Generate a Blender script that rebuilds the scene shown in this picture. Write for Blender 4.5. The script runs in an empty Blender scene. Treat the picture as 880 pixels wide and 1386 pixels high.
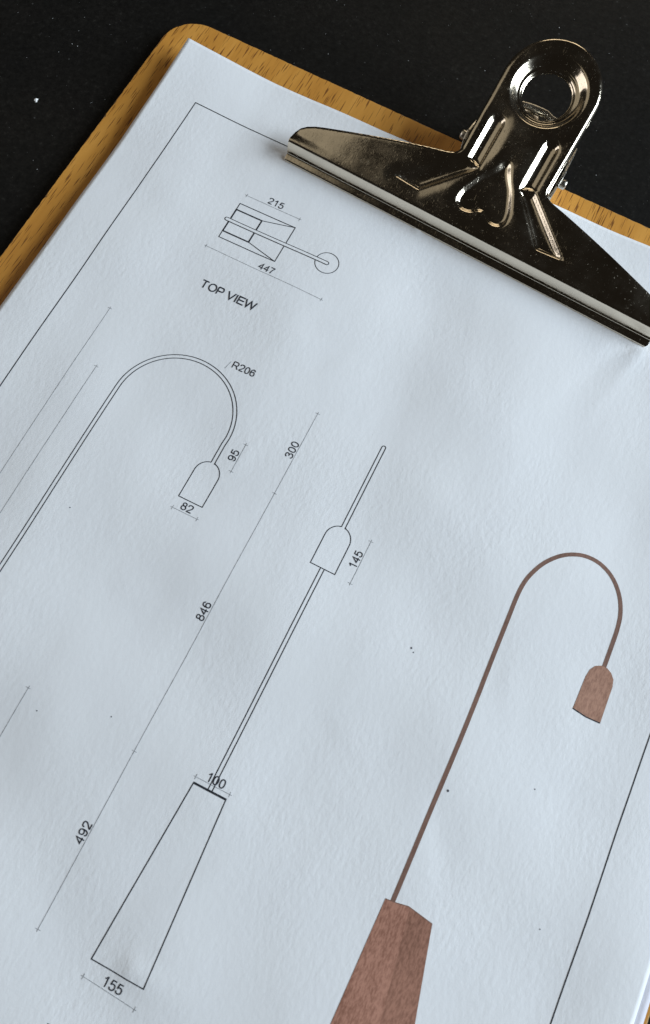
import bpy, bmesh, math, random
import numpy as np
from mathutils import Matrix, Vector
from mathutils.geometry import delaunay_2d_cdt

random.seed(4)
rng = np.random.default_rng(4)
MM = 0.001                      # all coordinates below are millimetres on the drawing sheet
scn = bpy.context.scene
COL = scn.collection

# ------------------------------------------------------------------ camera
cd = bpy.data.cameras.new("camera")
cam = bpy.data.objects.new("camera", cd)
COL.objects.link(cam)
R = ((0.89612, 0.44091, 0.05061), (0.43547, -0.85155, -0.29195), (-0.08562, 0.28366, -0.95509))
cam.matrix_world = Matrix((
    (R[0][0], -R[1][0], -R[2][0], 29.59 * MM),
    (R[0][1], -R[1][1], -R[2][1], -76.82 * MM),
    (R[0][2], -R[1][2], -R[2][2], 181.72 * MM),
    (0, 0, 0, 1)))
cd.sensor_fit = 'VERTICAL'
cd.sensor_height = 36.0
cd.lens = 36.0 * 1040.0 / 1386.0
cd.dof.use_dof = True
cd.dof.focus_distance = 0.205
cd.dof.aperture_fstop = 30
cd.clip_start = 0.01
cd.clip_end = 20
scn.camera = cam

# ------------------------------------------------------------------ light: a dim room, one large window to the right
w = bpy.data.worlds.new("World")
scn.world = w
w.use_nodes = True
w.node_tree.nodes["Background"].inputs[0].default_value = (1.0, 0.86, 0.70, 1)
w.node_tree.nodes["Background"].inputs[1].default_value = 0.013


def area(name, loc, target, sx, sy, power, color):
    ld = bpy.data.lights.new(name, 'AREA')
    ld.shape = 'RECTANGLE'
    ld.size, ld.size_y, ld.energy, ld.color = sx, sy, power, color
    o = bpy.data.objects.new(name, ld)
    COL.objects.link(o)
    o.location = loc
    d = Vector(target) - Vector(loc)
    o.rotation_euler = d.to_track_quat('-Z', 'Y').to_euler()
    return o


area("window_light", (1.24, 0.46, 0.70), (0.02, 0, 0), 1.1, 0.70, 37.0, (0.80, 0.915, 1.0))
area("ceiling_bounce", (-1.25, 0.15, 1.35), (0, 0, 0), 1.5, 1.6, 2.6, (1.0, 0.90, 0.70))
area("left_fill", (-1.5, -0.45, 0.62), (0, 0, 0), 1.0, 0.7, 3.8, (0.97, 0.92, 0.88))  # added fill lamp from the left, for rib and dish highlights
area("far_clip_fill", (-0.3, 1.9, 0.80), (0, 0, 0), 0.9, 0.55, 3.0, (1.0, 0.84, 0.60))  # added lamp, not a window: puts reflections in the clip's pressed heart

scn.view_settings.view_transform = 'Standard'
scn.view_settings.look = 'None'
scn.view_settings.exposure = 0.0
scn.view_settings.gamma = 1.0
scn.view_settings.use_curve_mapping = False


# ------------------------------------------------------------------ material helpers
def mat(name):
    m = bpy.data.materials.new(name)
    m.use_nodes = True
    nt = m.node_tree
    b = nt.nodes["Principled BSDF"]
    return m, nt, b


def nd(nt, typ, **kw):
    n = nt.nodes.new(typ)
    for k, v in kw.items():
        if k.startswith('i_'):
            n.inputs[k[2:].replace('_', ' ')].default_value = v
        else:
            setattr(n, k, v)
    return n


def coords(nt, scale=(1, 1, 1), rot=(0, 0, 0)):
    tc = nd(nt, "ShaderNodeTexCoord")
    mp = nd(nt, "ShaderNodeMapping")
    mp.inputs["Scale"].default_value = scale
    mp.inputs["Rotation"].default_value = rot
    nt.links.new(tc.outputs["Object"], mp.inputs["Vector"])
    return mp.outputs["Vector"]


def noise(nt, vec, scale, detail=3, rough=0.5):
    n = nd(nt, "ShaderNodeTexNoise")
    n.inputs["Scale"].default_value = scale
    n.inputs["Detail"].default_value = detail
    n.inputs["Roughness"].default_value = rough
    nt.links.new(vec, n.inputs["Vector"])
    return n.outputs["Fac"]


def ramp(nt, fac, stops):
    r = nd(nt, "ShaderNodeValToRGB")
    el = r.color_ramp.elements
    while len(el) < len(stops):
        el.new(0.5)
    for e, (p, c) in zip(el, stops):
        e.position = p
        e.color = c if len(c) == 4 else (*c, 1)
    nt.links.new(fac, r.inputs["Fac"])
    return r.outputs["Color"]


def mixc(nt, fac, a, b, typ='MIX'):
    m = nd(nt, "ShaderNodeMix", data_type='RGBA', blend_type=typ)
    for sock, v in ((m.inputs[0], fac), (m.inputs[6], a), (m.inputs[7], b)):
        if hasattr(v, 'links') or hasattr(v, 'is_linked'):
            nt.links.new(v, sock)
        else:
            sock.default_value = v
    return m.outputs[2]


def bump(nt, b, height, strength, dist, prev=None):
    n = nd(nt, "ShaderNodeBump")
    n.inputs["Strength"].default_value = strength
    n.inputs["Distance"].default_value = dist
    nt.links.new(height, n.inputs["Height"])
    if prev is not None:
        nt.links.new(prev, n.inputs["Normal"])
    nt.links.new(n.outputs["Normal"], b.inputs["Normal"])
    return n.outputs["Normal"]


G = lambda v: (v, v, v, 1)

# paper ------------------------------------------------------------
def paper_material(name, col):
    m, nt, b = mat(name)
    v = coords(nt)
    c = ramp(nt, noise(nt, v, 45, 3), [(0.3, (col[0] * .985, col[1] * .985, col[2] * .99)), (0.7, col)])
    nt.links.new(c, b.inputs["Base Color"])
    b.inputs["Roughness"].default_value = 0.85
    b.inputs["Specular IOR Level"].default_value = 0.15
    vs = coords(nt, (1.0, 0.6, 1.0), (0, 0, math.radians(-28)))
    fine = noise(nt, vs, 900, 2, 0.55)
    area_mask = ramp(nt, noise(nt, v, 28, 2, 0.5), [(0.35, G(0.35)), (0.7, G(1.0))])
    hgt = mixc(nt, 1.0, fine, area_mask, 'MULTIPLY')
    n1 = bump(nt, b, hgt, 0.66, 0.00016)
    n2 = bump(nt, b, noise(nt, vs, 60, 2, 0.45), 0.45, 0.0006, n1)
    return m


M_PAPER = paper_material("white_paper", (0.82, 0.83, 0.86))
M_PAPER2 = paper_material("under_paper_shaded", (0.68, 0.67, 0.74))  # shade on the lower sheet is put into this lavender-grey tint


def ink_material(name, col, var=0.0):
    m, nt, b = mat(name)
    v = coords(nt)
    a = tuple(min(1, c * (1 - var)) for c in col)
    z = tuple(min(1, c * (1 + var)) for c in col)
    nt.links.new(ramp(nt, noise(nt, v, 1500, 2), [(0.35, a), (0.65, z)]), b.inputs["Base Color"])
    b.inputs["Roughness"].default_value = 0.7
    b.inputs["Specular IOR Level"].default_value = 0.2
    return m


M_INK = ink_material("black_toner", (0.030, 0.032, 0.040), 0.35)
M_TEXT = ink_material("text_toner", (0.035, 0.037, 0.048), 0.35)
M_THIN = ink_material("grey_hairline", (0.33, 0.34, 0.36), 0.35)
M_SPECK = ink_material("toner_speck", (0.10, 0.10, 0.12), 0.2)


def print_wood(name, dark, light):
    m, nt, b = mat(name)
    v = coords(nt, (1, 0.35, 1), (0, 0, math.radians(-6)))
    n = noise(nt, v, 2100, 3, 0.65)
    n2 = noise(nt, v, 160, 3, 0.5)
    c1 = ramp(nt, n, [(0.36, dark), (0.60, light)])
    c2 = mixc(nt, 0.35, c1, ramp(nt, n2, [(0.35, dark), (0.65, light)]))
    nt.links.new(c2, b.inputs["Base Color"])
    b.inputs["Roughness"].default_value = 0.6
    b.inputs["Specular IOR Level"].default_value = 0.25
    vs = coords(nt, (1.0, 0.6, 1.0), (0, 0, math.radians(-28)))
    bump(nt, b, noise(nt, vs, 620, 2, 0.5), 0.35, 0.00012)
    return m


M_PW_LEFT = print_wood("printed_wood_left", (0.25, 0.112, 0.076), (0.50, 0.255, 0.185))
M_PW_RIGHT = print_wood("printed_wood_right", (0.20, 0.092, 0.062), (0.40, 0.200, 0.142))
M_PW_TOP = print_wood("printed_wood_top", (0.22, 0.100, 0.070), (0.38, 0.190, 0.140))
M_PW_HEAD = print_wood("printed_wood_head", (0.25, 0.128, 0.088), (0.45, 0.250, 0.178))
M_PW_ROD = print_wood("printed_wood_rod", (0.165, 0.092, 0.070), (0.245, 0.140, 0.108))

# beech veneer board --------------------------------------------------
M_WOOD, nt, b = mat("beech_veneer")
vg = coords(nt, (1.0, 0.10, 1.0), (0, 0, math.radians(7)))
base = ramp(nt, noise(nt, vg, 230, 4, 0.55), [(0.3, (0.52, 0.225, 0.038)), (0.5, (0.60, 0.275, 0.050)), (0.72, (0.68, 0.330, 0.068))])
vd = coords(nt, (1.0, 0.045, 1.0), (0, 0, math.radians(7)))
dash = ramp(nt, noise(nt, vd, 3000, 0.5, 0.4), [(0.63, G(0)), (0.70, G(1))])
vl = coords(nt, (1.0, 0.05, 1.0), (0, 0, math.radians(9)))
dash2 = ramp(nt, noise(nt, vl, 2000, 1, 0.5), [(0.675, G(0)), (0.73, G(1))])
c = mixc(nt, dash, base, (0.205, 0.078, 0.017, 1))
c = mixc(nt, dash2, c, (0.15, 0.055, 0.012, 1))
nt.links.new(c, b.inputs["Base Color"])
b.inputs["Roughness"].default_value = 0.42
b.inputs["Specular IOR Level"].default_value = 0.35
bump(nt, b, dash, -0.4, 0.0001)

M_WOODEDGE, nt, b = mat("chipped_board_edge")
v = coords(nt)
nt.links.new(ramp(nt, noise(nt, v, 900, 4, 0.6), [(0.3, (0.20, 0.105, 0.035)), (0.6, (0.40, 0.24, 0.10)), (0.8, (0.62, 0.47, 0.28))]), b.inputs["Base Color"])
b.inputs["Roughness"].default_value = 0.8
bump(nt, b, noise(nt, v, 1500, 3), 0.6, 0.0003)

# black table -------------------------------------------------------------
M_TABLE, nt, b = mat("black_table")
v = coords(nt)
n1 = noise(nt, v, 700, 5, 0.75)
c = ramp(nt, n1, [(0.35, (0.0045, 0.0045, 0.0045)), (0.60, (0.0100, 0.0098, 0.0094)), (0.80, (0.032, 0.032, 0.030))])
blot = ramp(nt, noise(nt, v, 14, 4, 0.6), [(0.3, (0.75, 0.78, 0.80)), (0.7, (1.35, 1.22, 1.10))])
c = mixc(nt, 1.0, c, blot, 'MULTIPLY')
vor = nd(nt, "ShaderNodeTexVoronoi", feature='F1')
vor.inputs["Scale"].default_value = 260
nt.links.new(v, vor.inputs["Vector"])
sp = ramp(nt, vor.outputs["Distance"], [(0.0, G(1)), (0.055, G(1)), (0.085, G(0))])
gate = ramp(nt, noise(nt, v, 170, 2, 0.6), [(0.52, G(0)), (0.60, G(1))])
spk = mixc(nt, 1.0, sp, gate, 'MULTIPLY')
c = mixc(nt, spk, c, (0.06, 0.06, 0.058, 1))
nt.links.new(c, b.inputs["Base Color"])
b.inputs["Roughness"].default_value = 0.55
b.inputs["Specular IOR Level"].default_value = 0.09
bump(nt, b, noise(nt, v, 700, 3, 0.6), 0.25, 0.0003)

M_DUST, nt, b = mat("pale_dust")
v = coords(nt)
nt.links.new(ramp(nt, noise(nt, v, 300, 2), [(0.4, G(0.16)), (0.6, G(0.42))]), b.inputs["Base Color"])
b.inputs["Roughness"].default_value = 0.9
M_CRUMB, nt, b = mat("white_crumb")
v = coords(nt)
nt.links.new(ramp(nt, noise(nt, v, 2000, 2), [(0.4, G(0.75)), (0.6, G(0.88))]), b.inputs["Base Color"])
b.inputs["Roughness"].default_value = 0.8


# nickel plated steel ----------------------------------------------------------
def nickel(name, tint, rough_lo, rough_hi, grit):
    m, nt, b = mat(name)
    v = coords(nt)
    b.inputs["Metallic"].default_value = 1.0
    col = ramp(nt, noise(nt, v, 55, 4, 0.6), [(0.3, tuple(t * 0.86 for t in tint)), (0.7, tint)])
    dirt = ramp(nt, noise(nt, v, 1400, 3, 0.7), [(0.62, G(0)), (0.76, G(1))])
    nt.links.new(col, b.inputs["Base Color"])
    r1 = ramp(nt, noise(nt, v, 90, 5, 0.65), [(0.35, G(rough_lo)), (0.7, G(rough_hi))])
    r2 = mixc(nt, dirt, r1, G(0.5))
    nt.links.new(r2, b.inputs["Roughness"])
    n1 = bump(nt, b, noise(nt, v, 1100, 4, 0.65), grit, 0.00006)
    n2 = bump(nt, b, noise(nt, v, 62, 2, 0.45), 0.24, 0.0010, n1)
    vs = coords(nt, (1.0, 0.03, 1.0), (0, 0, math.radians(38)))
    scr = ramp(nt, noise(nt, vs, 2600, 1, 0.4), [(0.70, G(0)), (0.74, G(1))])
    n3 = bump(nt, b, scr, 0.25, 0.00003, n2)
    vs = coords(nt, (1.0, 0.025, 1.0), (0, 0, math.radians(-64)))
    scr = ramp(nt, noise(nt, vs, 2300, 1, 0.4), [(0.71, G(0)), (0.75, G(1))])
    bump(nt, b, scr, 0.25, 0.00003, n3)
    return m


M_NICKEL = nickel("nickel_plate", (0.74, 0.66, 0.54), 0.07, 0.22, 0.28)
M_NICKEL2 = nickel("dull_nickel", (0.66, 0.62, 0.55), 0.22, 0.38, 0.40)


# ------------------------------------------------------------------ object helpers
def link(name, verts, faces, m, parent=None, smooth=True):
    me = bpy.data.meshes.new(name)
    me.from_pydata([tuple(float(q) * MM for q in p) for p in verts], [], [tuple(int(i) for i in f) for f in faces])
    me.materials.append(m)
    if smooth:
        me.polygons.foreach_set("use_smooth", [True] * len(me.polygons))
    me.update()
    o = bpy.data.objects.new(name, me)
    COL.objects.link(o)
    if parent is not None:
        o.parent = parent
    return o


def tag(o, label=None, cat=None, group=None, kind=None):
    if label:
        o["label"] = label
    if cat:
        o["category"] = cat
    if group:
        o["group"] = group
    if kind:
        o["kind"] = kind
    return o


def sstep(a, b_, x):
    t = np.clip((np.asarray(x, float) - a) / (b_ - a), 0, 1)
    return t * t * (3 - 2 * t)


# ------------------------------------------------------------------ clip frame (local x along the jaw, y towards the handle)
CO = np.array([13.36, 63.22])
ca = math.radians(-3.933)
CX = np.array([math.cos(ca), math.sin(ca)])
CY = np.array([-math.sin(ca), math.cos(ca)])


def clip_world(x, y, z):
    x, y = np.asarray(x, float), np.asarray(y, float)
    return np.stack([CO[0] + CX[0] * x + CY[0] * y, CO[1] + CX[1] * x + CY[1] * y, np.asarray(z, float) + 0 * x], -1)


# ------------------------------------------------------------------ paper surface: flat where the clip grips it, lifting at the free corner
PX0, PX1, PY0, PY1 = -87.7, 120.0, -203.6, 90.0
waves = [(rng.uniform(0, 6.28), rng.uniform(-0.5, 0.5) + (0 if i % 3 else 1.2), rng.uniform(17, 60)) for i in range(14)]


DENTS = [(random.uniform(-80, 115), random.uniform(-150, 60), random.uniform(3.5, 10), random.choice((-1, 1)) * random.uniform(0.03, 0.11), random.uniform(0, 3.14), random.uniform(0.9, 2.4)) for _ in range(46)]
DENTS.append((69.5, -79.0, 5.0, -0.22, 0.5, 1.8))


def paper_h(x, y):
    x, y = np.asarray(x, float), np.asarray(y, float)
    a = np.clip((-58 - x) / 30, 0, 1.2)
    bb = np.clip((y - 50) / 40, 0, 1.2)
    h = 3.1 * a ** 1.25 * bb ** 1.1
    h = h - 0.30 * np.exp(-((x + 50) / 9) ** 2) * sstep(70, 90, y)
    u = 0 * x
    for ph, an, wl in waves:
        u = u + 0.0018 * wl * np.sin(2 * math.pi * (x * math.cos(an) + y * math.sin(an)) / wl + ph)
    lx = (x - CO[0]) * CX[0] + (y - CO[1]) * CX[1]
    ly = (x - CO[0]) * CY[0] + (y - CO[1]) * CY[1]
    grip = np.exp(-((ly - 3) / 12) ** 2) * (1 - sstep(60, 80, np.abs(lx)))
    h = h + u * (1 - grip)
    # crease running down from the right end of the jaw
    dj = np.clip(-ly, 0, None)
    h = h + 0.42 * np.exp(-((lx - 56.6 + 0.16 * dj) / 2.0) ** 2) * sstep(0.3, 2.5, dj) * np.exp(-dj / 11)
    h = h - 0.30 * np.exp(-((lx - 52.5 + 0.30 * dj) / 2.8) ** 2) * sstep(0.3, 2.5, dj) * np.exp(-dj / 13)
    # small pinch under the jaw
    h = h + 0.5 * np.exp(-((lx + 13.3) / 0.8) ** 2 - ((ly + 0.9) / 0.9) ** 2)
    # little peaked dent beside the 155 and the shallow hollow below it
    rx, ry = x - 21.0, y + 130.2
    side = np.where(rx + 0.12 * ry < 0, 2.3, 7.0)
    h = h + 0.42 * np.exp(-np.abs((rx + 0.12 * ry) / side) ** 1.5) * np.exp(-(ry / 2.9) ** 2)
    q = (x * 0.55 + (y + 137) * 0.83) - 10.0
    h = h - 0.55 * np.exp(-(q / 11) ** 2) * sstep(60, 20, x)
    # soft dents from handling
    for dx_, dy_, dr, da, dan, de in DENTS:
        px_ = (x - dx_) * math.cos(dan) + (y - dy_) * math.sin(dan)
        py_ = -(x - dx_) * math.sin(dan) + (y - dy_) * math.cos(dan)
        h = h + da * np.exp(-(np.where(px_ < 0, px_ * 1.9, px_) / dr) ** 2 - (py_ / (dr * de)) ** 2) * (1 - grip)
    # right-hand edge turns up a touch
    h = h + 0.9 * sstep(100, 121, x) * sstep(-40, -110, y)
    return h


def sheet(name, x0, x1, y0, y1, dz, hfun, m, step=1.0):
    nx, ny = int((x1 - x0) / step) + 1, int((y1 - y0) / step) + 1
    xs, ys = np.linspace(x0, x1, nx), np.linspace(y0, y1, ny)
    X, Y = np.meshgrid(xs, ys)
    Z = hfun(X, Y) + dz
    v = np.stack([X, Y, Z], -1).reshape(-1, 3)
    f = [(j * nx + i, j * nx + i + 1, (j + 1) * nx + i + 1, (j + 1) * nx + i) for j in range(ny - 1) for i in range(nx - 1)]
    o = link(name, v, f, m)
    s = o.modifiers.new("thickness", 'SOLIDIFY')
    s.thickness = 0.11 * MM
    s.offset = -1
    return o


# ------------------------------------------------------------------ table
BOARD_Z = -3.0
TABLE_Z = BOARD_Z - 3.2
tb = []
bm = bmesh.new()
bmesh.ops.create_cube(bm, size=1)
bmesh.ops.scale(bm, vec=(3600 * MM, 3600 * MM, 28 * MM), verts=bm.verts)
bmesh.ops.translate(bm, vec=(-50 * MM, 300 * MM, (TABLE_Z - 14) * MM), verts=bm.verts)
bmesh.ops.bevel(bm, geom=list(bm.edges), offset=3 * MM, segments=3, affect='EDGES')
me = bpy.data.meshes.new("table_top")
bm.to_mesh(me)
bm.free()
me.materials.append(M_TABLE)
table = bpy.data.objects.new("table_top", me)
COL.objects.link(table)
tag(table, "matt black table top with pale dust under the clipboard", None, kind="structure")

# ------------------------------------------------------------------ clipboard
board_root = bpy.data.objects.new("clipboard", None)
COL.objects.link(board_root)
tag(board_root, "beech veneer clipboard with a wide nickel bulldog clip holding the drawing", "clipboard")


def rounded_poly(corners, radii, seg=14):
    out = []
    n = len(corners)
    for i in range(n):
        p, a, c_ = np.array(corners[i]), np.array(corners[i - 1]), np.array(corners[(i + 1) % n])
        r = radii[i]
        d1, d2 = (a - p) / np.linalg.norm(a - p), (c_ - p) / np.linalg.norm(c_ - p)
        half = math.acos(np.clip(d1 @ d2, -1, 1)) / 2
        t = r / math.tan(half)
        cen = p + (d1 + d2) / np.linalg.norm(d1 + d2) * r / math.sin(half)
        s, e = p + d1 * t - cen, p + d2 * t - cen
        a0, a1 = math.atan2(s[1], s[0]), math.atan2(e[1], e[0])
        dlt = (a1 - a0 + math.pi) % (2 * math.pi) - math.pi
        for k in range(seg + 1):
            th = a0 + dlt * k / seg
            out.append(cen + r * np.array([math.cos(th), math.sin(th)]))
    return np.array(out)


def densify(poly, step):
    out = []
    for i in range(len(poly)):
        a, b_ = poly[i], poly[(i + 1) % len(poly)]
        n = max(1, int(np.linalg.norm(b_ - a) / step))
        for k in range(n):
            out.append(a + (b_ - a) * k / n)
    return np.array(out)


bp = rounded_poly([(-98.6, 103.0), (-98.6, -222.0), (124.8, -222.0), (124.8, 97.2)], [11, 10, 10, 11])
bp = densify(bp, 1.0)
nb = len(bp)
cen = bp.mean(0)
nrm = np.roll(bp, -1, 0) - np.roll(bp, 1, 0)
nrm = np.stack([nrm[:, 1], -nrm[:, 0]], -1) / np.linalg.norm(nrm, axis=1)[:, None]
if ((bp - cen) * nrm).sum() < 0:
    nrm = -nrm
chip = 0.10 * np.abs(rng.normal(size=nb)) + 0.25 * (rng.random(nb) > 0.965)
top_ring = bp - nrm * (0.30 + chip)[:, None]
out_ring = bp - nrm * (0.06 * np.abs(rng.normal(size=nb)))[:, None]
verts = [(*p, BOARD_Z) for p in top_ring] + [(*p, BOARD_Z - 0.35) for p in out_ring] + [(*p, BOARD_Z - 3.0) for p in out_ring] + [(*p, BOARD_Z - 3.2) for p in top_ring]
board = link("board", verts[:nb] + verts[3 * nb:], [tuple(range(nb - 1, -1, -1)), tuple(range(nb, 2 * nb))], M_WOOD, board_root, smooth=False)
if board.data.polygons[0].normal.z < 0:
    board.data.flip_normals()
ef = []
for r_ in range(3):
    for i in range(nb):
        j = (i + 1) % nb
        ef.append((r_ * nb + i, (r_ + 1) * nb + i, (r_ + 1) * nb + j, r_ * nb + j))
edge = link("edge_band", verts, ef, M_WOODEDGE, board, smooth=False)

# ---- clip upper plate ---------------------------------------------------------------
A = math.radians(16.6)
S_START = 0.7


def half_outline():
    pts = []
    pts.append((57.2, 0.0))
    # rounded wing corner
    P = [(57.2, 1.6), (56.9, 3.4), (56.0, 5.1), (54.6, 6.3), (52.4, 7.4), (49.6, 8.35)]
    pts += P
    # wing edge, very slightly bowed
    for t in np.linspace(0, 1, 30)[1:]:
        pts.append((49.6 + (16.6 - 49.6) * t, 8.35 + (17.65 - 8.35) * t + 0.25 * math.sin(math.pi * t)))
    pts += [(15.4, 18.1), (14.5, 18.6), (13.85, 19.3), (13.5, 20.3)]
    for t in np.linspace(0, 1, 20)[1:]:
        pts.append((13.5 + 0.4 * t, 20.3 + (45.5 - 20.3) * t))
    for k in range(1, 40):
        th = math.pi / 2 * k / 40
        pts.append((13.9 * math.cos(th), 45.5 + 14.6 * math.sin(th)))
    return pts


ho = half_outline()

# front profile: bend, wall, lip
prof_segs = [(0.9, math.radians(58)), (1.2, math.radians(3)), (2.1, math.radians(16)), (0.4, math.radians(-86)), (1.25, 0), (0.7, math.radians(75)), (0.2, 0)]
PROF_LEN = sum(s for s, _ in prof_segs)
DS = 0.02
pr_t, pr_y, pr_z, pr_a = [0.0], [1.5 + S_START * math.cos(A)], [5.5 + S_START * math.sin(A)], [A]
for ln, turn in prof_segs:
    n = int(round(ln / DS))
    for k in range(n):
        a_ = pr_a[-1] + turn / n
        pr_a.append(a_)
        pr_y.append(pr_y[-1] - DS * math.cos(a_))
        pr_z.append(pr_z[-1] - DS * math.sin(a_))
        pr_t.append(pr_t[-1] + DS)
pr_t, pr_y, pr_z, pr_a = map(np.array, (pr_t, pr_y, pr_z, pr_a))
zfix = pr_z.min()                                     # the lip just bites the sheet
PROF_END = pr_t[-1]


def profile(s):
    s = np.asarray(s, float)
    t = np.clip(S_START - s, 0, None)
    y = np.where(s >= S_START, 1.5 + s * math.cos(A), np.interp(t, pr_t, pr_y))
    z = np.where(s >= S_START, 5.5 + s * math.sin(A), np.interp(t, pr_t, pr_z))
    an = np.where(s >= S_START, A, np.interp(t, pr_t, pr_a))
    # the front of the profile is stretched so that the lip lands on the paper
    k = np.clip(t / PROF_END, 0, 1)
    z = z - (zfix + 0.02) * k
    return y, z, -np.sin(an), np.cos(an)


def poly_sd(P, x, y):
    """signed distance, positive inside"""
    P = np.array(P, float)
    d = np.full(x.shape, 1e9)
    ins = np.zeros(x.shape, bool)
    for i in range(len(P)):
        a, b_ = P[i - 1], P[i]
        e = b_ - a
        t = np.clip(((x - a[0]) * e[0] + (y - a[1]) * e[1]) / (e @ e), 0, 1)
        d = np.minimum(d, np.hypot(x - a[0] - t * e[0], y - a[1] - t * e[1]))
        cr = (a[1] > y) != (b_[1] > y)
        with np.errstate(divide='ignore', invalid='ignore'):
            xi = a[0] + (y - a[1]) * e[0] / (e[1] if e[1] != 0 else 1e-9)
        ins ^= cr & (x < xi)
    return np.where(ins, d, -d)


def smooth_closed(P, it=2):
    P = np.array(P, float)
    for _ in range(it):
        Q = np.roll(P, -1, 0)
        P = np.stack([0.75 * P + 0.25 * Q, 0.25 * P + 0.75 * Q], 1).reshape(-1, 2)
    return P


rib_up = [(6.0, 17.2), (6.0, 31.3), (6.6, 32.6), (8.3, 33.2), (9.9, 32.6), (10.5, 31.3), (10.5, 18.6)]
rib_lo = [(6.0, 17.3), (10.3, 18.4), (26.2, 5.2), (18.0, 4.6)]
heart = smooth_closed([(0.8, 22.6), (2.3, 19.4), (4.6, 16.6), (6.3, 13.2), (7.9, 9.2), (7.6, 6.4), (5.4, 4.9), (2.6, 5.2), (0.9, 6.4), (0, 7.0),
                       (-0.9, 6.4), (-2.6, 5.2), (-5.4, 4.9), (-7.6, 6.4), (-7.9, 9.2), (-6.3, 13.2), (-4.6, 16.6), (-2.3, 19.4), (-0.8, 22.6)], 2)
HOLE_C, HOLE_R, DISH_R = (0.0, 44.6), 6.75, 10.9
full_outline = [(57.2, -8.0)] + ho + [(0, 60.1)] + [(-x, y) for x, y in reversed(ho)] + [(-57.2, -8.0)]


def relief(x, s):
    d = np.zeros(x.shape)
    ax = np.abs(x)
    r = np.hypot(x - HOLE_C[0], s - HOLE_C[1])
    # dish round the hole, with a rolled inner ring
    d = d - 2.1 * sstep(DISH_R, HOLE_R + 1.1, r) - 0.9 * sstep(HOLE_R + 0.9, HOLE_R, r)
    up = poly_sd(rib_up, ax, s)
    lo = poly_sd(rib_lo, ax, s)
    rib = np.maximum(up, lo)
    d = d - 0.95 * sstep(-0.25, 1.05, rib) - 0.38 * sstep(0.4, 2.3, rib) - 0.40 * sstep(-3.2, 1.0, rib)
    h = poly_sd(heart, x, s)
    d = d - 1.05 * sstep(-0.35, 1.4, h) - 0.30 * sstep(-3.0, 1.0, h)
    # shallow swelling between the ribs
    d = d + 0.25 * np.exp(-(x / 13) ** 2 - ((s - 14) / 12) ** 2)
    # edge turned down along the handle, a trace along the wings
    e = poly_sd(full_outline, x, s)
    k = 0.22 + 0.78 * sstep(16, 21, s)
    rr = 1.5
    q = np.clip(rr - e, 0, rr) / rr
    d = d - k * 1.1 * (1 - np.sqrt(np.clip(1 - q * q, 0, 1))) * (s > 1.0) * sstep(0.5, 2.5, s)
    # wings bow gently
    d = d - 0.5 * sstep(20, 57, ax) ** 2 * sstep(0, 4, s)
    return d


s_end = S_START - PROF_END
outline = [(56.6, s_end), (57.2, s_end + 1.0)] + ho + [(0, 60.1)] + [(-x, y) for x, y in reversed(ho)] + [(-57.2, s_end + 1.0), (-56.6, s_end)]
outline = densify(np.array(outline, float)[::1], 0.45)
holep = np.array([(HOLE_R * math.cos(t), HOLE_C[1] + HOLE_R * math.sin(t)) for t in np.linspace(0, 2 * math.pi, 97)[:-1]])
pts = []
row = 0
s = s_end + 0.12
while s < 59.9:
    ds = 0.14 if s < S_START + 0.2 else 0.45
    dx = 0.8 if s < S_START + 0.2 else 0.5
    xs = np.arange(-57.2, 57.3, dx) + (0.25 if row % 2 else 0.0)
    pts.append(np.stack([xs, np.full(xs.shape, s)], -1))
    s += ds
    row += 1
for rr in np.linspace(HOLE_R + 0.15, DISH_R + 0.6, 18):
    n = 110
    t = np.linspace(0, 2 * math.pi, n, endpoint=False) + rr
    pts.append(np.stack([rr * np.cos(t), HOLE_C[1] + rr * np.sin(t)], -1))
pts = np.concatenate(pts)
rad = np.hypot(pts[:, 0], pts[:, 1] - HOLE_C[1])
isring = np.arange(len(pts)) >= len(pts) - 18 * 110
sd = poly_sd(outline, pts[:, 0], pts[:, 1])
keep = (sd > 0.10) & (isring | (rad > DISH_R + 0.7))
pts = pts[keep]
V2 = [Vector(p) for p in outline] + [Vector(p) for p in holep] + [Vector(p) for p in pts]
no, nh = len(outline), len(holep)
ed = [(i, (i + 1) % no) for i in range(no)] + [(no + i, no + (i + 1) % nh) for i in range(nh)]
cv, ce, cf, _, _, _ = delaunay_2d_cdt(V2, ed, [], 1, 1e-6)
cv = np.array([(p.x, p.y) for p in cv])
tri = np.array([f for f in cf if len(f) == 3])
mid = cv[tri].mean(1)
ok = (poly_sd(outline, mid[:, 0], mid[:, 1]) > 0) & (np.hypot(mid[:, 0], mid[:, 1] - HOLE_C[1]) > HOLE_R * 0.998)
tri = tri[ok]
yy, zz, ny_, nz_ = profile(cv[:, 1])
dd = relief(cv[:, 0], cv[:, 1])
yy, zz = yy + ny_ * dd, zz + nz_ * dd
clip = link("clip", clip_world(cv[:, 0], yy, zz), tri, M_NICKEL, board_root)
if np.mean([p.normal.z for p in clip.data.polygons]) < 0:
    clip.data.flip_normals()
sm = clip.modifiers.new("thickness", 'SOLIDIFY')
sm.thickness = 0.75 * MM
sm.offset = -1
bv = clip.modifiers.new("edges", 'BEVEL')
bv.width = 0.12 * MM
bv.segments = 2
bv.limit_method = 'ANGLE'
bv.angle_limit = math.radians(60)
clip["label"] = "nickel plated upper jaw with pressed ribs, heart shaped dent and hanging hole"


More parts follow.
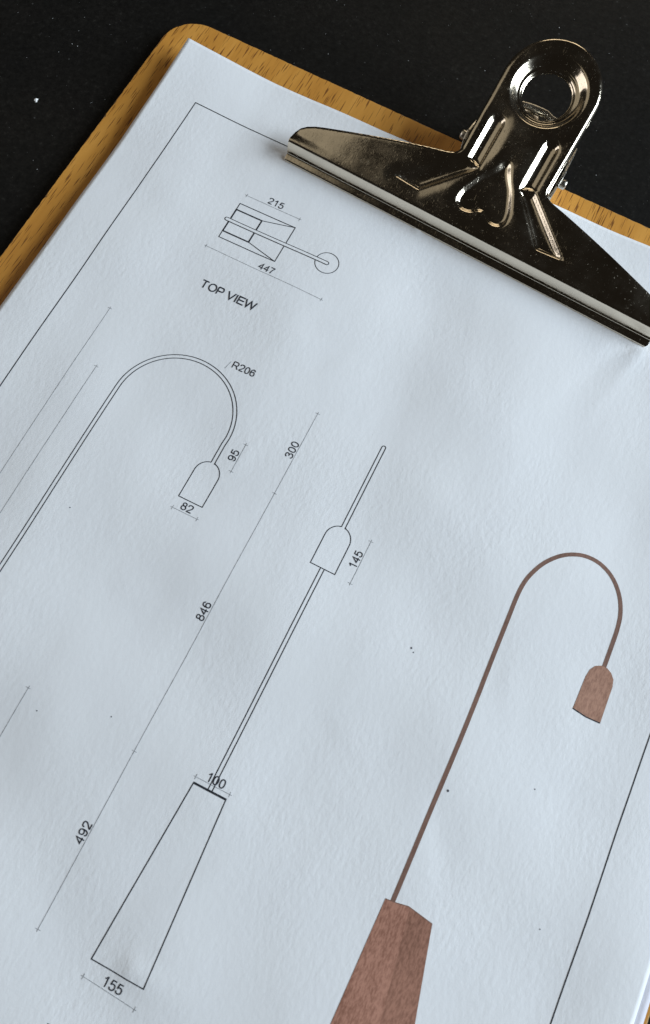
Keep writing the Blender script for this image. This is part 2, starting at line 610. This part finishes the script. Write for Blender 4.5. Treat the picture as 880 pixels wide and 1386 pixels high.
def clip_tube(name, path, rad, m, parent, seg=16, cap=True):
    """path in clip coordinates"""
    P = np.array(path, float)
    n = len(P)
    T = np.gradient(P, axis=0)
    T /= np.linalg.norm(T, axis=1)[:, None]
    up = np.array([0.0, 0.0, 1.0])
    if abs(T[0] @ up) > 0.9:
        up = np.array([0, 1.0, 0])
    vs, fs = [], []
    rads = rad if hasattr(rad, '__len__') else [rad] * n
    for i in range(n):
        sx = np.cross(T[i], up)
        sx /= np.linalg.norm(sx)
        sy = np.cross(sx, T[i])
        up = sy
        for k in range(seg):
            t = 2 * math.pi * k / seg
            vs.append(P[i] + rads[i] * (math.cos(t) * sx + math.sin(t) * sy))
    for i in range(n - 1):
        for k in range(seg):
            k2 = (k + 1) % seg
            fs.append((i * seg + k, i * seg + k2, (i + 1) * seg + k2, (i + 1) * seg + k))
    if cap:
        fs.append(tuple(range(seg - 1, -1, -1)))
        fs.append(tuple((n - 1) * seg + k for k in range(seg)))
    vs = np.array(vs)
    return link(name, clip_world(vs[:, 0], vs[:, 1], vs[:, 2]), fs, m, parent)


# lower jaw lying on the board, its handle reaching out past the board's top edge
lz = BOARD_Z + 0.75
lo_half = [(50, 3.0), (50, 9.0), (15.5, 20.0), (13.8, 22.5), (13.8, 48.0), (13.2, 52.2), (11.2, 55.3), (7.5, 57.1), (3.5, 57.7)]
lo_poly = densify(np.array(lo_half + [(-x, y) for x, y in reversed(lo_half)], float), 0.6)
lhole = np.array([(5.2 * math.cos(t), 47.0 + 5.2 * math.sin(t)) for t in np.linspace(0, 2 * math.pi, 49)[:-1]])
gx, gy = np.meshgrid(np.arange(-49.5, 50, 1.1), np.arange(3.5, 59.6, 0.7))
gp = np.stack([gx.ravel(), gy.ravel()], -1)
gp = gp[(poly_sd(lo_poly, gp[:, 0], gp[:, 1]) > 0.3) & (np.hypot(gp[:, 0], gp[:, 1] - 47) > 5.6)]
cv, ce, cf, _, _, _ = delaunay_2d_cdt([Vector(p) for p in lo_poly] + [Vector(p) for p in lhole] + [Vector(p) for p in gp],
                                      [(i, (i + 1) % len(lo_poly)) for i in range(len(lo_poly))] + [(len(lo_poly) + i, len(lo_poly) + (i + 1) % 48) for i in range(48)], [], 1, 1e-6)
cv = np.array([(p.x, p.y) for p in cv])
tri = np.array([f for f in cf if len(f) == 3])
mid = cv[tri].mean(1)
tri = tri[(poly_sd(lo_poly, mid[:, 0], mid[:, 1]) > 0) & (np.hypot(mid[:, 0], mid[:, 1] - 47) > 5.2)]
e = poly_sd(lo_poly, cv[:, 0], cv[:, 1])
zl = lz + 0.9 * (1 - np.sqrt(np.clip(1 - (np.clip(1.8 - e, 0, 1.8) / 1.8) ** 2, 0, 1))) * -1 * sstep(36, 42, cv[:, 1]) + 0.8 * sstep(50, 57, cv[:, 1])
lower = link("lower_jaw", clip_world(cv[:, 0], cv[:, 1], zl), tri, M_NICKEL2, clip)
if lower.data.polygons[0].normal.z < 0:
    lower.data.flip_normals()
sm = lower.modifiers.new("thickness", 'SOLIDIFY')
sm.thickness = 0.7 * MM
sm.offset = -1
# rolled end of the lower handle
path = [(-x, y - 2.2, lz + 1.15) for x, y in [(11.0, 56.9), (9.4, 58.0), (7.5, 58.9), (5.0, 59.4), (2.0, 59.7), (0, 59.75)]] + \
       [(x, y - 2.9, lz + 0.95) for x, y in [(2.0, 59.7), (5.0, 59.4), (7.5, 58.9), (9.4, 58.0), (11.0, 56.9)]]
clip_tube("rolled_end", path, [0.5, 0.9, 1.0, 1.0, 1.0, 1.0, 1.0, 1.0, 1.0, 0.9, 0.5], M_NICKEL2, clip)
# bent tab in front of it
clip_tube("bent_tab", [(-7.4, 55.6, lz + 0.9), (-4.0, 55.6, lz + 0.9), (-1.6, 55.1, lz + 0.9), (-1.0, 54.3, lz + 0.9), (-1.2, 52.9, lz + 0.7), (-6.0, 52.4, lz + 0.5)], 0.32, M_NICKEL, clip, seg=10)

# side flanges of the upper jaw and ears of the lower jaw, pin and spring
for sx in (-1, 1):
    fl = []
    us = np.linspace(0, 1, 14)
    for u_ in us:
        y_ = 19.0 + u_ * 24.0
        zt = 5.5 + (y_ - 1.5) * math.tan(A) - 1.3
        dpth = 6.2 * math.sin(math.pi * min(1, max(0, (u_ * 0.9 + 0.1)))) ** 0.8
        fl.append((13.3, y_, zt, zt - dpth))
    vs, fs = [], []
    for (x_, y_, a_, b_) in fl:
        for q in range(5):
            vs.append((sx * (x_ + 0.25 * (q / 4)), y_, a_ + (b_ - a_) * q / 4))
    for i in range(len(fl) - 1):
        for q in range(4):
            fs.append((i * 5 + q, i * 5 + q + 1, (i + 1) * 5 + q + 1, (i + 1) * 5 + q))
    vs = np.array(vs)
    o = link("side_flange", clip_world(vs[:, 0], vs[:, 1], vs[:, 2]), fs, M_NICKEL, clip)
    t_ = o.modifiers.new("thickness", 'SOLIDIFY')
    t_.thickness = 0.7 * MM
    t_.offset = 0
    # ear
    ear = [(24.5, lz), (24.8, 5.2), (26.2, 8.6), (28.5, 9.9), (31.0, 9.7), (34.0, 9.0), (38.0, 8.6), (42.0, 7.6), (43.5, 5.0), (43.5, lz)]
    vs = np.array([(sx * (13.75 + 0.09 * max(0, z_) - 0.055 * max(0, y_ - 29)), y_, z_) for y_, z_ in ear])
    o = link("ear", clip_world(vs[:, 0], vs[:, 1], vs[:, 2]), [tuple(range(len(ear)))], M_NICKEL2, clip, smooth=False)
    t_ = o.modifiers.new("thickness", 'SOLIDIFY')
    t_.thickness = 0.8 * MM
    t_.offset = 0
    bv = o.modifiers.new("edges", 'BEVEL')
    bv.width = 0.2 * MM
    bv.segments = 2
clip_tube("hinge_pin", [(-16.6, 29, 7), (-16.4, 29, 7), (-15.8, 29, 7), (0, 29, 7), (15.8, 29, 7), (16.4, 29, 7), (16.6, 29, 7)], [1.0, 1.3, 1.35, 1.3, 1.35, 1.3, 1.0], M_NICKEL2, clip, seg=20)
hel = []
for i in range(0, 14 * 14 + 1):
    t = i / 14
    hel.append((-11 + 22 * i / (14 * 14), 29 + 3.2 * math.cos(2 * math.pi * t), 7 + 3.2 * math.sin(2 * math.pi * t)))
clip_tube("coil_spring", hel, 0.65, M_NICKEL2, clip, seg=8)

# ------------------------------------------------------------------ sheets of paper
paper = sheet("paper_sheet", PX0, PX1, PY0, PY1, 0.0, paper_h, M_PAPER)
tag(paper, "white top sheet printed with lamp drawings, held under the clip", "paper")


def h2(x, y):
    return np.minimum(paper_h(x, y) * 0.82 - 0.05, paper_h(x, y)) - 0.25 * sstep(112, 118, x) * sstep(-30, -90, y)


# the second sheet has slid a little to the left at the top and to the right lower down
under = sheet("paper_sheet", PX0 - 0.35, PX1 + 2.2, PY0 - 1.0, PY1 - 1.2, -0.28, h2, M_PAPER2)
tag(under, "blank sheet showing as a narrow strip beneath the printed sheet at lower right", "paper")

# ------------------------------------------------------------------ print on the top sheet: thin toner draped on the paper
LIFT = 0.05


def resample(P, step=1.0, closed=False):
    P = [np.array(p, float) for p in P]
    if closed:
        P = P + [P[0]]
    out = []
    for a, b_ in zip(P[:-1], P[1:]):
        n = max(1, int(math.ceil(np.linalg.norm(b_ - a) / step)))
        for k in range(n):
            out.append(a + (b_ - a) * k / n)
    out.append(P[-1])
    return np.array(out)


class Ink:
    def __init__(self):
        self.v, self.f = [], []

    def line(self, P, wd, closed=False, lift=LIFT):
        Q = resample(P, 1.0, closed)
        if closed:
            T = np.roll(Q[:-1], -1, 0) - np.roll(Q[:-1], 1, 0)
            T = np.vstack([T, T[:1]])
        else:
            T = np.gradient(Q, axis=0)
        T /= np.maximum(np.linalg.norm(T, axis=1), 1e-9)[:, None]
        N = np.stack([-T[:, 1], T[:, 0]], -1)
        # mitre length at corners
        D = np.diff(Q, axis=0)
        D /= np.maximum(np.linalg.norm(D, axis=1), 1e-9)[:, None]
        Dn = np.vstack([D, D[-1:] if not closed else D[:1]])
        ms = 1 / np.clip(np.abs((Dn * T).sum(1)), 0.5, 1)
        i0 = len(self.v)
        for side in (1, -1):
            E = Q + side * N * (wd / 2 * ms)[:, None]
            z = paper_h(E[:, 0], E[:, 1]) + lift
            self.v += [(a, b_, c_) for (a, b_), c_ in zip(E, z)]
        n = len(Q)
        for k in range(n - 1):
            self.f.append((i0 + n + k, i0 + n + k + 1, i0 + k + 1, i0 + k))
        return self

    def fill(self, P, lift=LIFT, step=0.9):
        P = resample(P, step, True)[:-1]
        lo, hi = P.min(0), P.max(0)
        gx, gy = np.meshgrid(np.arange(lo[0] + step / 2, hi[0], step), np.arange(lo[1] + step / 2, hi[1], step))
        g = np.stack([gx.ravel(), gy.ravel()], -1)
        g = g[poly_sd(P, g[:, 0], g[:, 1]) > step * 0.35]
        cv, _, cf, _, _, _ = delaunay_2d_cdt([Vector(p) for p in P] + [Vector(p) for p in g], [(i, (i + 1) % len(P)) for i in range(len(P))], [], 1, 1e-6)
        i0 = len(self.v)
        X = np.array([(p.x, p.y) for p in cv])
        z = paper_h(X[:, 0], X[:, 1]) + lift
        self.v += [(a, b_, c_) for (a, b_), c_ in zip(X, z)]
        for f in cf:
            if len(f) == 3:
                a, b_, c_ = X[f[0]], X[f[1]], X[f[2]]
                cr = (b_[0] - a[0]) * (c_[1] - a[1]) - (b_[1] - a[1]) * (c_[0] - a[0])
                f = f if cr > 0 else f[::-1]
                self.f.append(tuple(i0 + i for i in f))
        return self

    def build(self, name, m, parent=paper, label=None):
        o = link(name, self.v, self.f, m, parent)
        if label:
            o["label"] = label
        return o


def chaikin(P, it=2):
    P = np.array(P, float)
    for _ in range(it):
        q = [P[0]]
        for a, b_ in zip(P[:-1], P[1:]):
            q += [0.75 * a + 0.25 * b_, 0.25 * a + 0.75 * b_]
        q.append(P[-1])
        P = np.array(q)
    return P


def oval(cx, cy, rx, ry, n=20, pw=0.9):
    out = []
    for t in np.linspace(0, 2 * math.pi, n + 1):
        c_, s_ = math.cos(t), math.sin(t)
        out.append((cx + rx * math.copysign(abs(c_) ** pw, c_), cy + ry * math.copysign(abs(s_) ** pw, s_)))
    return out


_six = [(.58, .74), (.53, .89), (.36, .96), (.17, .90), (.075, .68), (.065, .38), (.12, .12), (.34, .04), (.56, .11), (.62, .32), (.55, .54), (.36, .61), (.17, .55), (.075, .36)]
_bowl = [(.08, .94), (.46, .94), (.68, .93), (.77, .69), (.68, .45), (.46, .44), (.08, .44)]
# centre lines of a plain sans-serif face: (advance, [(curved?, points)])
GLYPH = {
    '0': (.777, [('o', oval(.345, .5, .27, .445))]),
    '1': (.777, [('l', [(.415, 0), (.415, 1.0)]), ('c', [(.13, .74), (.27, .80), (.39, .97)])]),
    '2': (.777, [('c', [(.075, .69), (.085, .88), (.25, .955), (.44, .95), (.61, .86), (.60, .64), (.50, .48), (.28, .29), (.12, .14), (.08, .055)]), ('l', [(.06, .055), (.63, .055)])]),
    '3': (.777, [('c', [(.08, .74), (.12, .90), (.32, .97), (.54, .90), (.58, .73), (.50, .57), (.25, .535)]), ('c', [(.25, .535), (.52, .52), (.64, .30), (.56, .10), (.33, .03), (.13, .09), (.065, .27)])]),
    '4': (.777, [('l', [(.49, 0), (.49, .95), (.055, .29), (.65, .29)])]),
    '5': (.777, [('l', [(.60, .94), (.19, .94), (.11, .48)]), ('c', [(.11, .48), (.22, .60), (.40, .64), (.60, .54), (.63, .32), (.56, .10), (.34, .03), (.13, .08), (.065, .26)])]),
    '6': (.777, [('c', _six)]),
    '7': (.777, [('l', [(.06, .93), (.62, .93)]), ('c', [(.62, .93), (.42, .62), (.30, .32), (.25, 0)])]),
    '8': (.777, [('o', oval(.345, .745, .215, .20)), ('o', oval(.345, .295, .27, .245))]),
    '9': (.777, [('c', [(.69 - x, 1 - y) for x, y in _six])]),
    'T': (.88, [('l', [(.02, .94), (.78, .94)]), ('l', [(.40, 0), (.40, .94)])]),
    'O': (1.10, [('o', oval(.54, .5, .42, .455, 28, .95))]),
    'P': (.90, [('l', [(.08, 0), (.08, .94)]), ('c', _bowl)]),
    'R': (.98, [('l', [(.08, 0), (.08, .94)]), ('c', _bowl), ('l', [(.46, .44), (.62, .30), (.84, 0)])]),
    'V': (.92, [('l', [(.02, 1), (.45, .03), (.88, 1)])]),
    'I': (.38, [('l', [(.19, 0), (.19, 1)])]),
    'E': (.92, [('l', [(.82, .94), (.10, .94), (.10, .06), (.84, .06)]), ('l', [(.10, .52), (.78, .52)])]),
    'F': (.85, [('l', [(.78, .94), (.10, .94), (.10, 0)]), ('l', [(.10, .52), (.68, .52)])]),
    'W': (1.30, [('l', [(.02, 1), (.31, .04), (.64, .96), (.97, .04), (1.27, 1)])]),
    ' ': (.38, []),
}


def text(name, body, cx, cy, height, rot, width=None, m=None, left=False, stroke=0.128):
    """height is the height of the capitals or digits, width the total width"""
    total = sum(GLYPH[ch][0] for ch in body) - 0.09
    sx = (width / total) if width else height
    c_, s_ = math.cos(rot), math.sin(rot)
    k = Ink()
    pen, lift = 0.0, LIFT + 0.010
    for ch in body:
        adv, strokes = GLYPH[ch]
        for kind, P in strokes:
            P = chaikin(P, 3) if kind == 'c' else np.array(P, float)
            X = (P[:, 0] + pen) * sx - (0 if left else total * sx / 2)
            Y = P[:, 1] * height - (0 if left else height / 2)
            Q = np.stack([cx + X * c_ - Y * s_, cy + X * s_ + Y * c_], -1)
            if kind == 'o':
                k.line(Q[:-1], stroke * height, closed=True, lift=lift)
            else:
                k.line(Q, stroke * height, lift=lift)
            lift += 0.003
        pen += adv
    return k.build(name, m or M_TEXT)


U = 1 / 12.4          # one drawing millimetre on the sheet
HP = math.pi / 2
W_LINE, W_THIN = 0.215, 0.115

# border
Ink().line([(-75.3, 71.65), (-75.3, -175.0), (104.5, -175.0), (104.5, 69.5)], 0.265, closed=True).build("page_border", M_INK)

# ---- top view
ox, oy = -47.95, 47.67
tv = Ink()
tv.line([(ox, oy), (ox + 215 * U, oy), (ox + 215 * U, oy - 155 * U), (ox, oy - 155 * U)], 0.23, closed=True)
ix0, ix1, iy0, iy1 = ox + 0.05, ox + 100 * U, oy - 28 * U, oy - 127 * U
tv.line([(ix0, iy0), (ix1, iy0), (ix1, iy1), (ix0, iy1)], 0.40, closed=True)
tv.line([(ix1, iy0), (ox + 215 * U, oy)], 0.21)
tv.line([(ix1, iy1), (ox + 215 * U, oy - 155 * U)], 0.21)
ry = oy - 78 * U
r0, r1, rw = -49.35, -17.2, 0.52


def capsule(x0, x1, y, r):
    P = [(x1 - r + r * math.sin(t), y + r * math.cos(t)) for t in np.linspace(0, math.pi, 9)]
    P += [(x0 + r - r * math.sin(t), y - r * math.cos(t)) for t in np.linspace(0, math.pi, 9)]
    return P


tv.line(capsule(r0, r1, ry, rw), 0.21, closed=True)
tv.line([(-17.75 + 3.31 * math.cos(t), ry + 0.05 + 3.31 * math.sin(t)) for t in np.linspace(0, 2 * math.pi, 49)[:-1]], 0.19, closed=True)
tv.build("top_view_drawing", M_INK)
# the white core of the rod where it crosses the base
Ink().fill(capsule(r0 + 0.14, r1 - 0.14, ry, rw - 0.14), lift=LIFT + 0.012).build("rod_core", M_PAPER)

# ---- arched lamp, side view
xc, xr = -33.2, -17.45
R_o = 16.4
rodl = xc - R_o + 0.5
sv = Ink()
for off in (+0.5, -0.5):
    rr = R_o - 0.5 + off
    P = [(xc - rr, -92.4), (xc - rr, -16.6)]
    P += [(xc - rr * math.cos(t), -16.6 + (16.4 / R_o) * rr * math.sin(t)) for t in np.linspace(0, math.pi, 40)[1:]]
    P += [(xr + off, -18.5), (xr + off, -24.1)]
    sv.line(P, W_LINE)


def head_outline(x, yb, yt, hw, neck=0.5):
    P = [(x - neck, yt + 0.1)]
    P += [(x - hw * math.cos(t), yt - 3.5 + 3.55 * math.sin(t)) for t in np.linspace(math.pi / 2 - neck / hw, 0, 12)]
    P += [(x - hw, yb), (x + hw, yb)]
    P += [(x + hw * math.cos(t), yt - 3.5 + 3.55 * math.sin(t)) for t in np.linspace(0, math.pi / 2 - neck / hw, 12)]
    P += [(x + neck, yt + 0.1)]
    return P


sv.line(head_outline(xr, -35.55, -24.1, 3.3), W_LINE)
bx = rodl - 1.2
sv.line([(bx, -92.4), (bx + 8.06, -92.4), (bx + 17.3, -132.1), (bx, -132.1)], W_LINE, closed=True)
sv.build("side_view_drawing", M_INK)

# ---- front view
fx = 19.1
fv = Ink()
for q in (-0.5, 0.5):
    fv.line([(fx + q, -92.2), (fx + q, -35.95)], W_LINE)
fv.line([(fx - 0.5, -24.3)] + [(fx - 0.5 * math.cos(t), -0.5 + 0.5 * math.sin(t)) for t in np.linspace(0, math.pi, 9)] + [(fx + 0.5, -24.3)], W_LINE)
fv.line(head_outline(fx, -35.95, -24.3, 3.3), W_LINE)
fv.line([(fx - 50 * U, -92.4), (fx - 77.5 * U, -132.1), (fx + 77.5 * U, -132.1), (fx + 50 * U, -92.4)], 0.235)
fv.line([(fx - 50 * U - 0.1, -92.4), (fx + 50 * U + 0.1, -92.4)], 0.48)
fv.build("front_view_drawing", M_INK)


# ---- dimension lines
def dim(P, Q, ticks=(0, 1), extra=(), t=0.6):
    k = Ink()
    P, Q = np.array(P, float), np.array(Q, float)
    d = (Q - P) / np.linalg.norm(Q - P)
    n = np.array([-d[1], d[0]])
    k.line([P - d * 0.5, Q + d * 0.5], W_THIN)
    for e_ in [p for i, p in enumerate((P, Q)) if i in ticks] + [np.array(p, float) for p in extra]:
        k.line([e_ - n * t, e_ + n * t], W_THIN, lift=LIFT + 0.008)
    k.build("dimension_line", M_THIN)


dim((-47.5, 50.9), (-30.8, 50.75))
dim((-49.6, 31.0), (-14.0, 30.3))
dim((-20.6, -38.8), (-13.8, -38.8))
dim((-12.35, -16.1), (-12.3, -24.0))
dim((0, 0), (0, -132.1), extra=[(0, -24.2), (0, -92.4)])
dim((26.75, -24.4), (26.7, -36.2))
dim((14.9, -91.1), (23.4, -91.1))
dim((13.0, -135.6), (25.5, -136.2))
dim((-62.5, 1.9), (-62.3, -132.1))
dim((-56.7, -14.5), (-56.7, -92.4))
dim((-28.3, -91.0), (-28.5, -132.1))
Ink().line([(-27.3, 0.4), (-26.7, 2.9)], W_THIN).build("leader_line", M_THIN)

DH = 2.05
text("dimension_number", "215", -39.0, 52.4, DH, -0.01, 4.7)
text("dimension_number", "447", -31.5, 32.2, DH, -0.01, 4.7)
text("dimension_number", "82", -17.35, -37.3, DH, 0, 3.1)
text("dimension_number", "95", -13.75, -20.0, DH, HP, 3.1)
text("dimension_number", "300", -1.35, -11.9, DH, HP, 4.7)
text("dimension_number", "846", -1.45, -57.9, DH, HP, 4.7)
text("dimension_number", "492", -1.35, -111.8, DH, HP, 4.7)
text("dimension_number", "145", 25.35, -30.2, DH, HP, 4.6)
text("dimension_number", "100", 19.35, -89.85, DH, 0, 4.5)
text("dimension_number", "155", 19.35, -134.35, DH, 0, 4.6)
text("dimension_number", "R206", -22.7, 2.45, DH, 0, 6.5)
text("view_title", "TOP VIEW", -45.1, 19.0, 2.42, -0.01, 16.3, left=True, stroke=0.15)
text("view_title", "F", 10.95, -148.15, 2.42, 0, 1.8, left=True, stroke=0.15)

# ---- the rendered lamp printed at lower right
pic = Ink()
rod_c = [(65.0, -95.6), (64.95, -80), (64.9, -50.13), (64.57, -36.9), (64.37, -26.82), (64.2, -21.0), (64.4, -17.6), (65.05, -14.58), (66.9, -10.3), (69.9, -6.65),
         (73.0, -4.55), (76.4, -3.45), (80.3, -3.7), (84.0, -5.6), (86.9, -8.9), (88.7, -12.93), (89.3, -17.0), (89.4, -21.4), (89.5, -27.6)]
# smooth the traced centre line
rc = np.array(rod_c)
for _ in range(2):
    q = [rc[0]]
    for a, b_ in zip(rc[:-1], rc[1:]):
        q += [0.75 * a + 0.25 * b_, 0.25 * a + 0.75 * b_]
    q.append(rc[-1])
    rc = np.array(q)
picture = Ink().line(rc, 1.02).build("lamp_picture", M_PW_ROD, label="printed picture of a brown wooden arched lamp")
hd = [(86.1, -39.4), (86.25, -31.2), (86.6, -29.2), (87.5, -27.8), (88.8, -27.1), (90.2, -27.05), (91.5, -27.7), (92.5, -28.9), (92.9, -30.6), (93.1, -39.7), (89.6, -39.9)]
Ink().fill(hd, lift=LIFT + 0.02).build("lamp_head", M_PW_HEAD, picture)
Ink().line([(86.1, -39.4), (89.6, -39.85), (93.1, -39.7)], 0.25, lift=LIFT + 0.03).build("head_rim", M_INK, picture)
yb = -134.0
Ink().fill([(63.36, -95.04), (65.9, -94.75), (68.5, -94.3), (69.1, -96.0), (71.27, -110.77), (74.4, yb), (62.7, yb)], lift=LIFT + 0.02).build("base_left_face", M_PW_LEFT, picture)
Ink().fill([(69.1, -96.0), (68.5, -94.3), (74.48, -95.11), (78.76, -113.7), (83.4, yb), (74.4, yb), (71.27, -110.77)], lift=LIFT + 0.02).build("base_right_face", M_PW_RIGHT, picture)
Ink().line([(63.36, -95.04), (65.9, -94.75), (68.5, -94.25), (74.5, -95.15)], 0.18, lift=LIFT + 0.03).build("base_top_edge", M_PW_ROD, picture)

# toner specks
for (sx, sy, r) in [(66.75, -68.99, 0.28), (46.34, -43.67, 0.25), (-42.6, -50.16, 0.16), (-23.91, -94.47, 0.15), (-8.36, -88.22, 0.15), (47.2, -44.4, 0.16), (84.5, -60.0, 0.14), (96.0, -86.0, 0.15)]:
    k = Ink()
    k.fill([(sx + r * (0.8 + 0.4 * random.random()) * math.cos(t), sy + r * (0.8 + 0.4 * random.random()) * math.sin(t)) for t in np.linspace(0, 2 * math.pi, 9)[:-1]], step=0.3)
    k.build("toner_speck", M_SPECK)

# ------------------------------------------------------------------ dust and crumb on the table
dv, df = [], []


def flake(lst_v, lst_f, x, y, z, r, el=1.0, an=0.0):
    i0 = len(lst_v)
    n = 6
    for k in range(n):
        t = 2 * math.pi * k / n
        rr = r * random.uniform(0.7, 1.25)
        px, py = rr * el * math.cos(t), rr * math.sin(t) / max(1, el * 0.6)
        lst_v.append((x + px * math.cos(an) - py * math.sin(an), y + px * math.sin(an) + py * math.cos(an), z + 0.01))
    lst_v.append((x, y, z + r * 0.8))
    for k in range(n):
        lst_f.append((i0 + k, i0 + (k + 1) % n, i0 + n))


for i in range(1500):
    x, y = random.uniform(-230, 130), random.uniform(-60, 290)
    if -99 < x < 126 and y < 103:
        continue
    if y < 103 and x > 126:
        continue
    r = 0.05 + 0.13 * random.random() ** 3
    if random.random() < 0.012:
        flake(dv, df, x, y, TABLE_Z, r * 1.1, 4.0, random.uniform(0, 3.14))
    else:
        flake(dv, df, x, y, TABLE_Z, r)
dust = link("dust", dv, df, M_DUST, smooth=False)
tag(dust, "fine pale dust specks scattered over the black table", "dust", kind="stuff")
cv_, cf_ = [], []
flake(cv_, cf_, -121.2, 55.3, TABLE_Z, 0.62)
flake(cv_, cf_, -120.9, 54.8, TABLE_Z, 0.40)
crumb = link("crumb", cv_, cf_, M_CRUMB, smooth=False)
tag(crumb, "small white crumb on the black table left of the clipboard", "crumb")
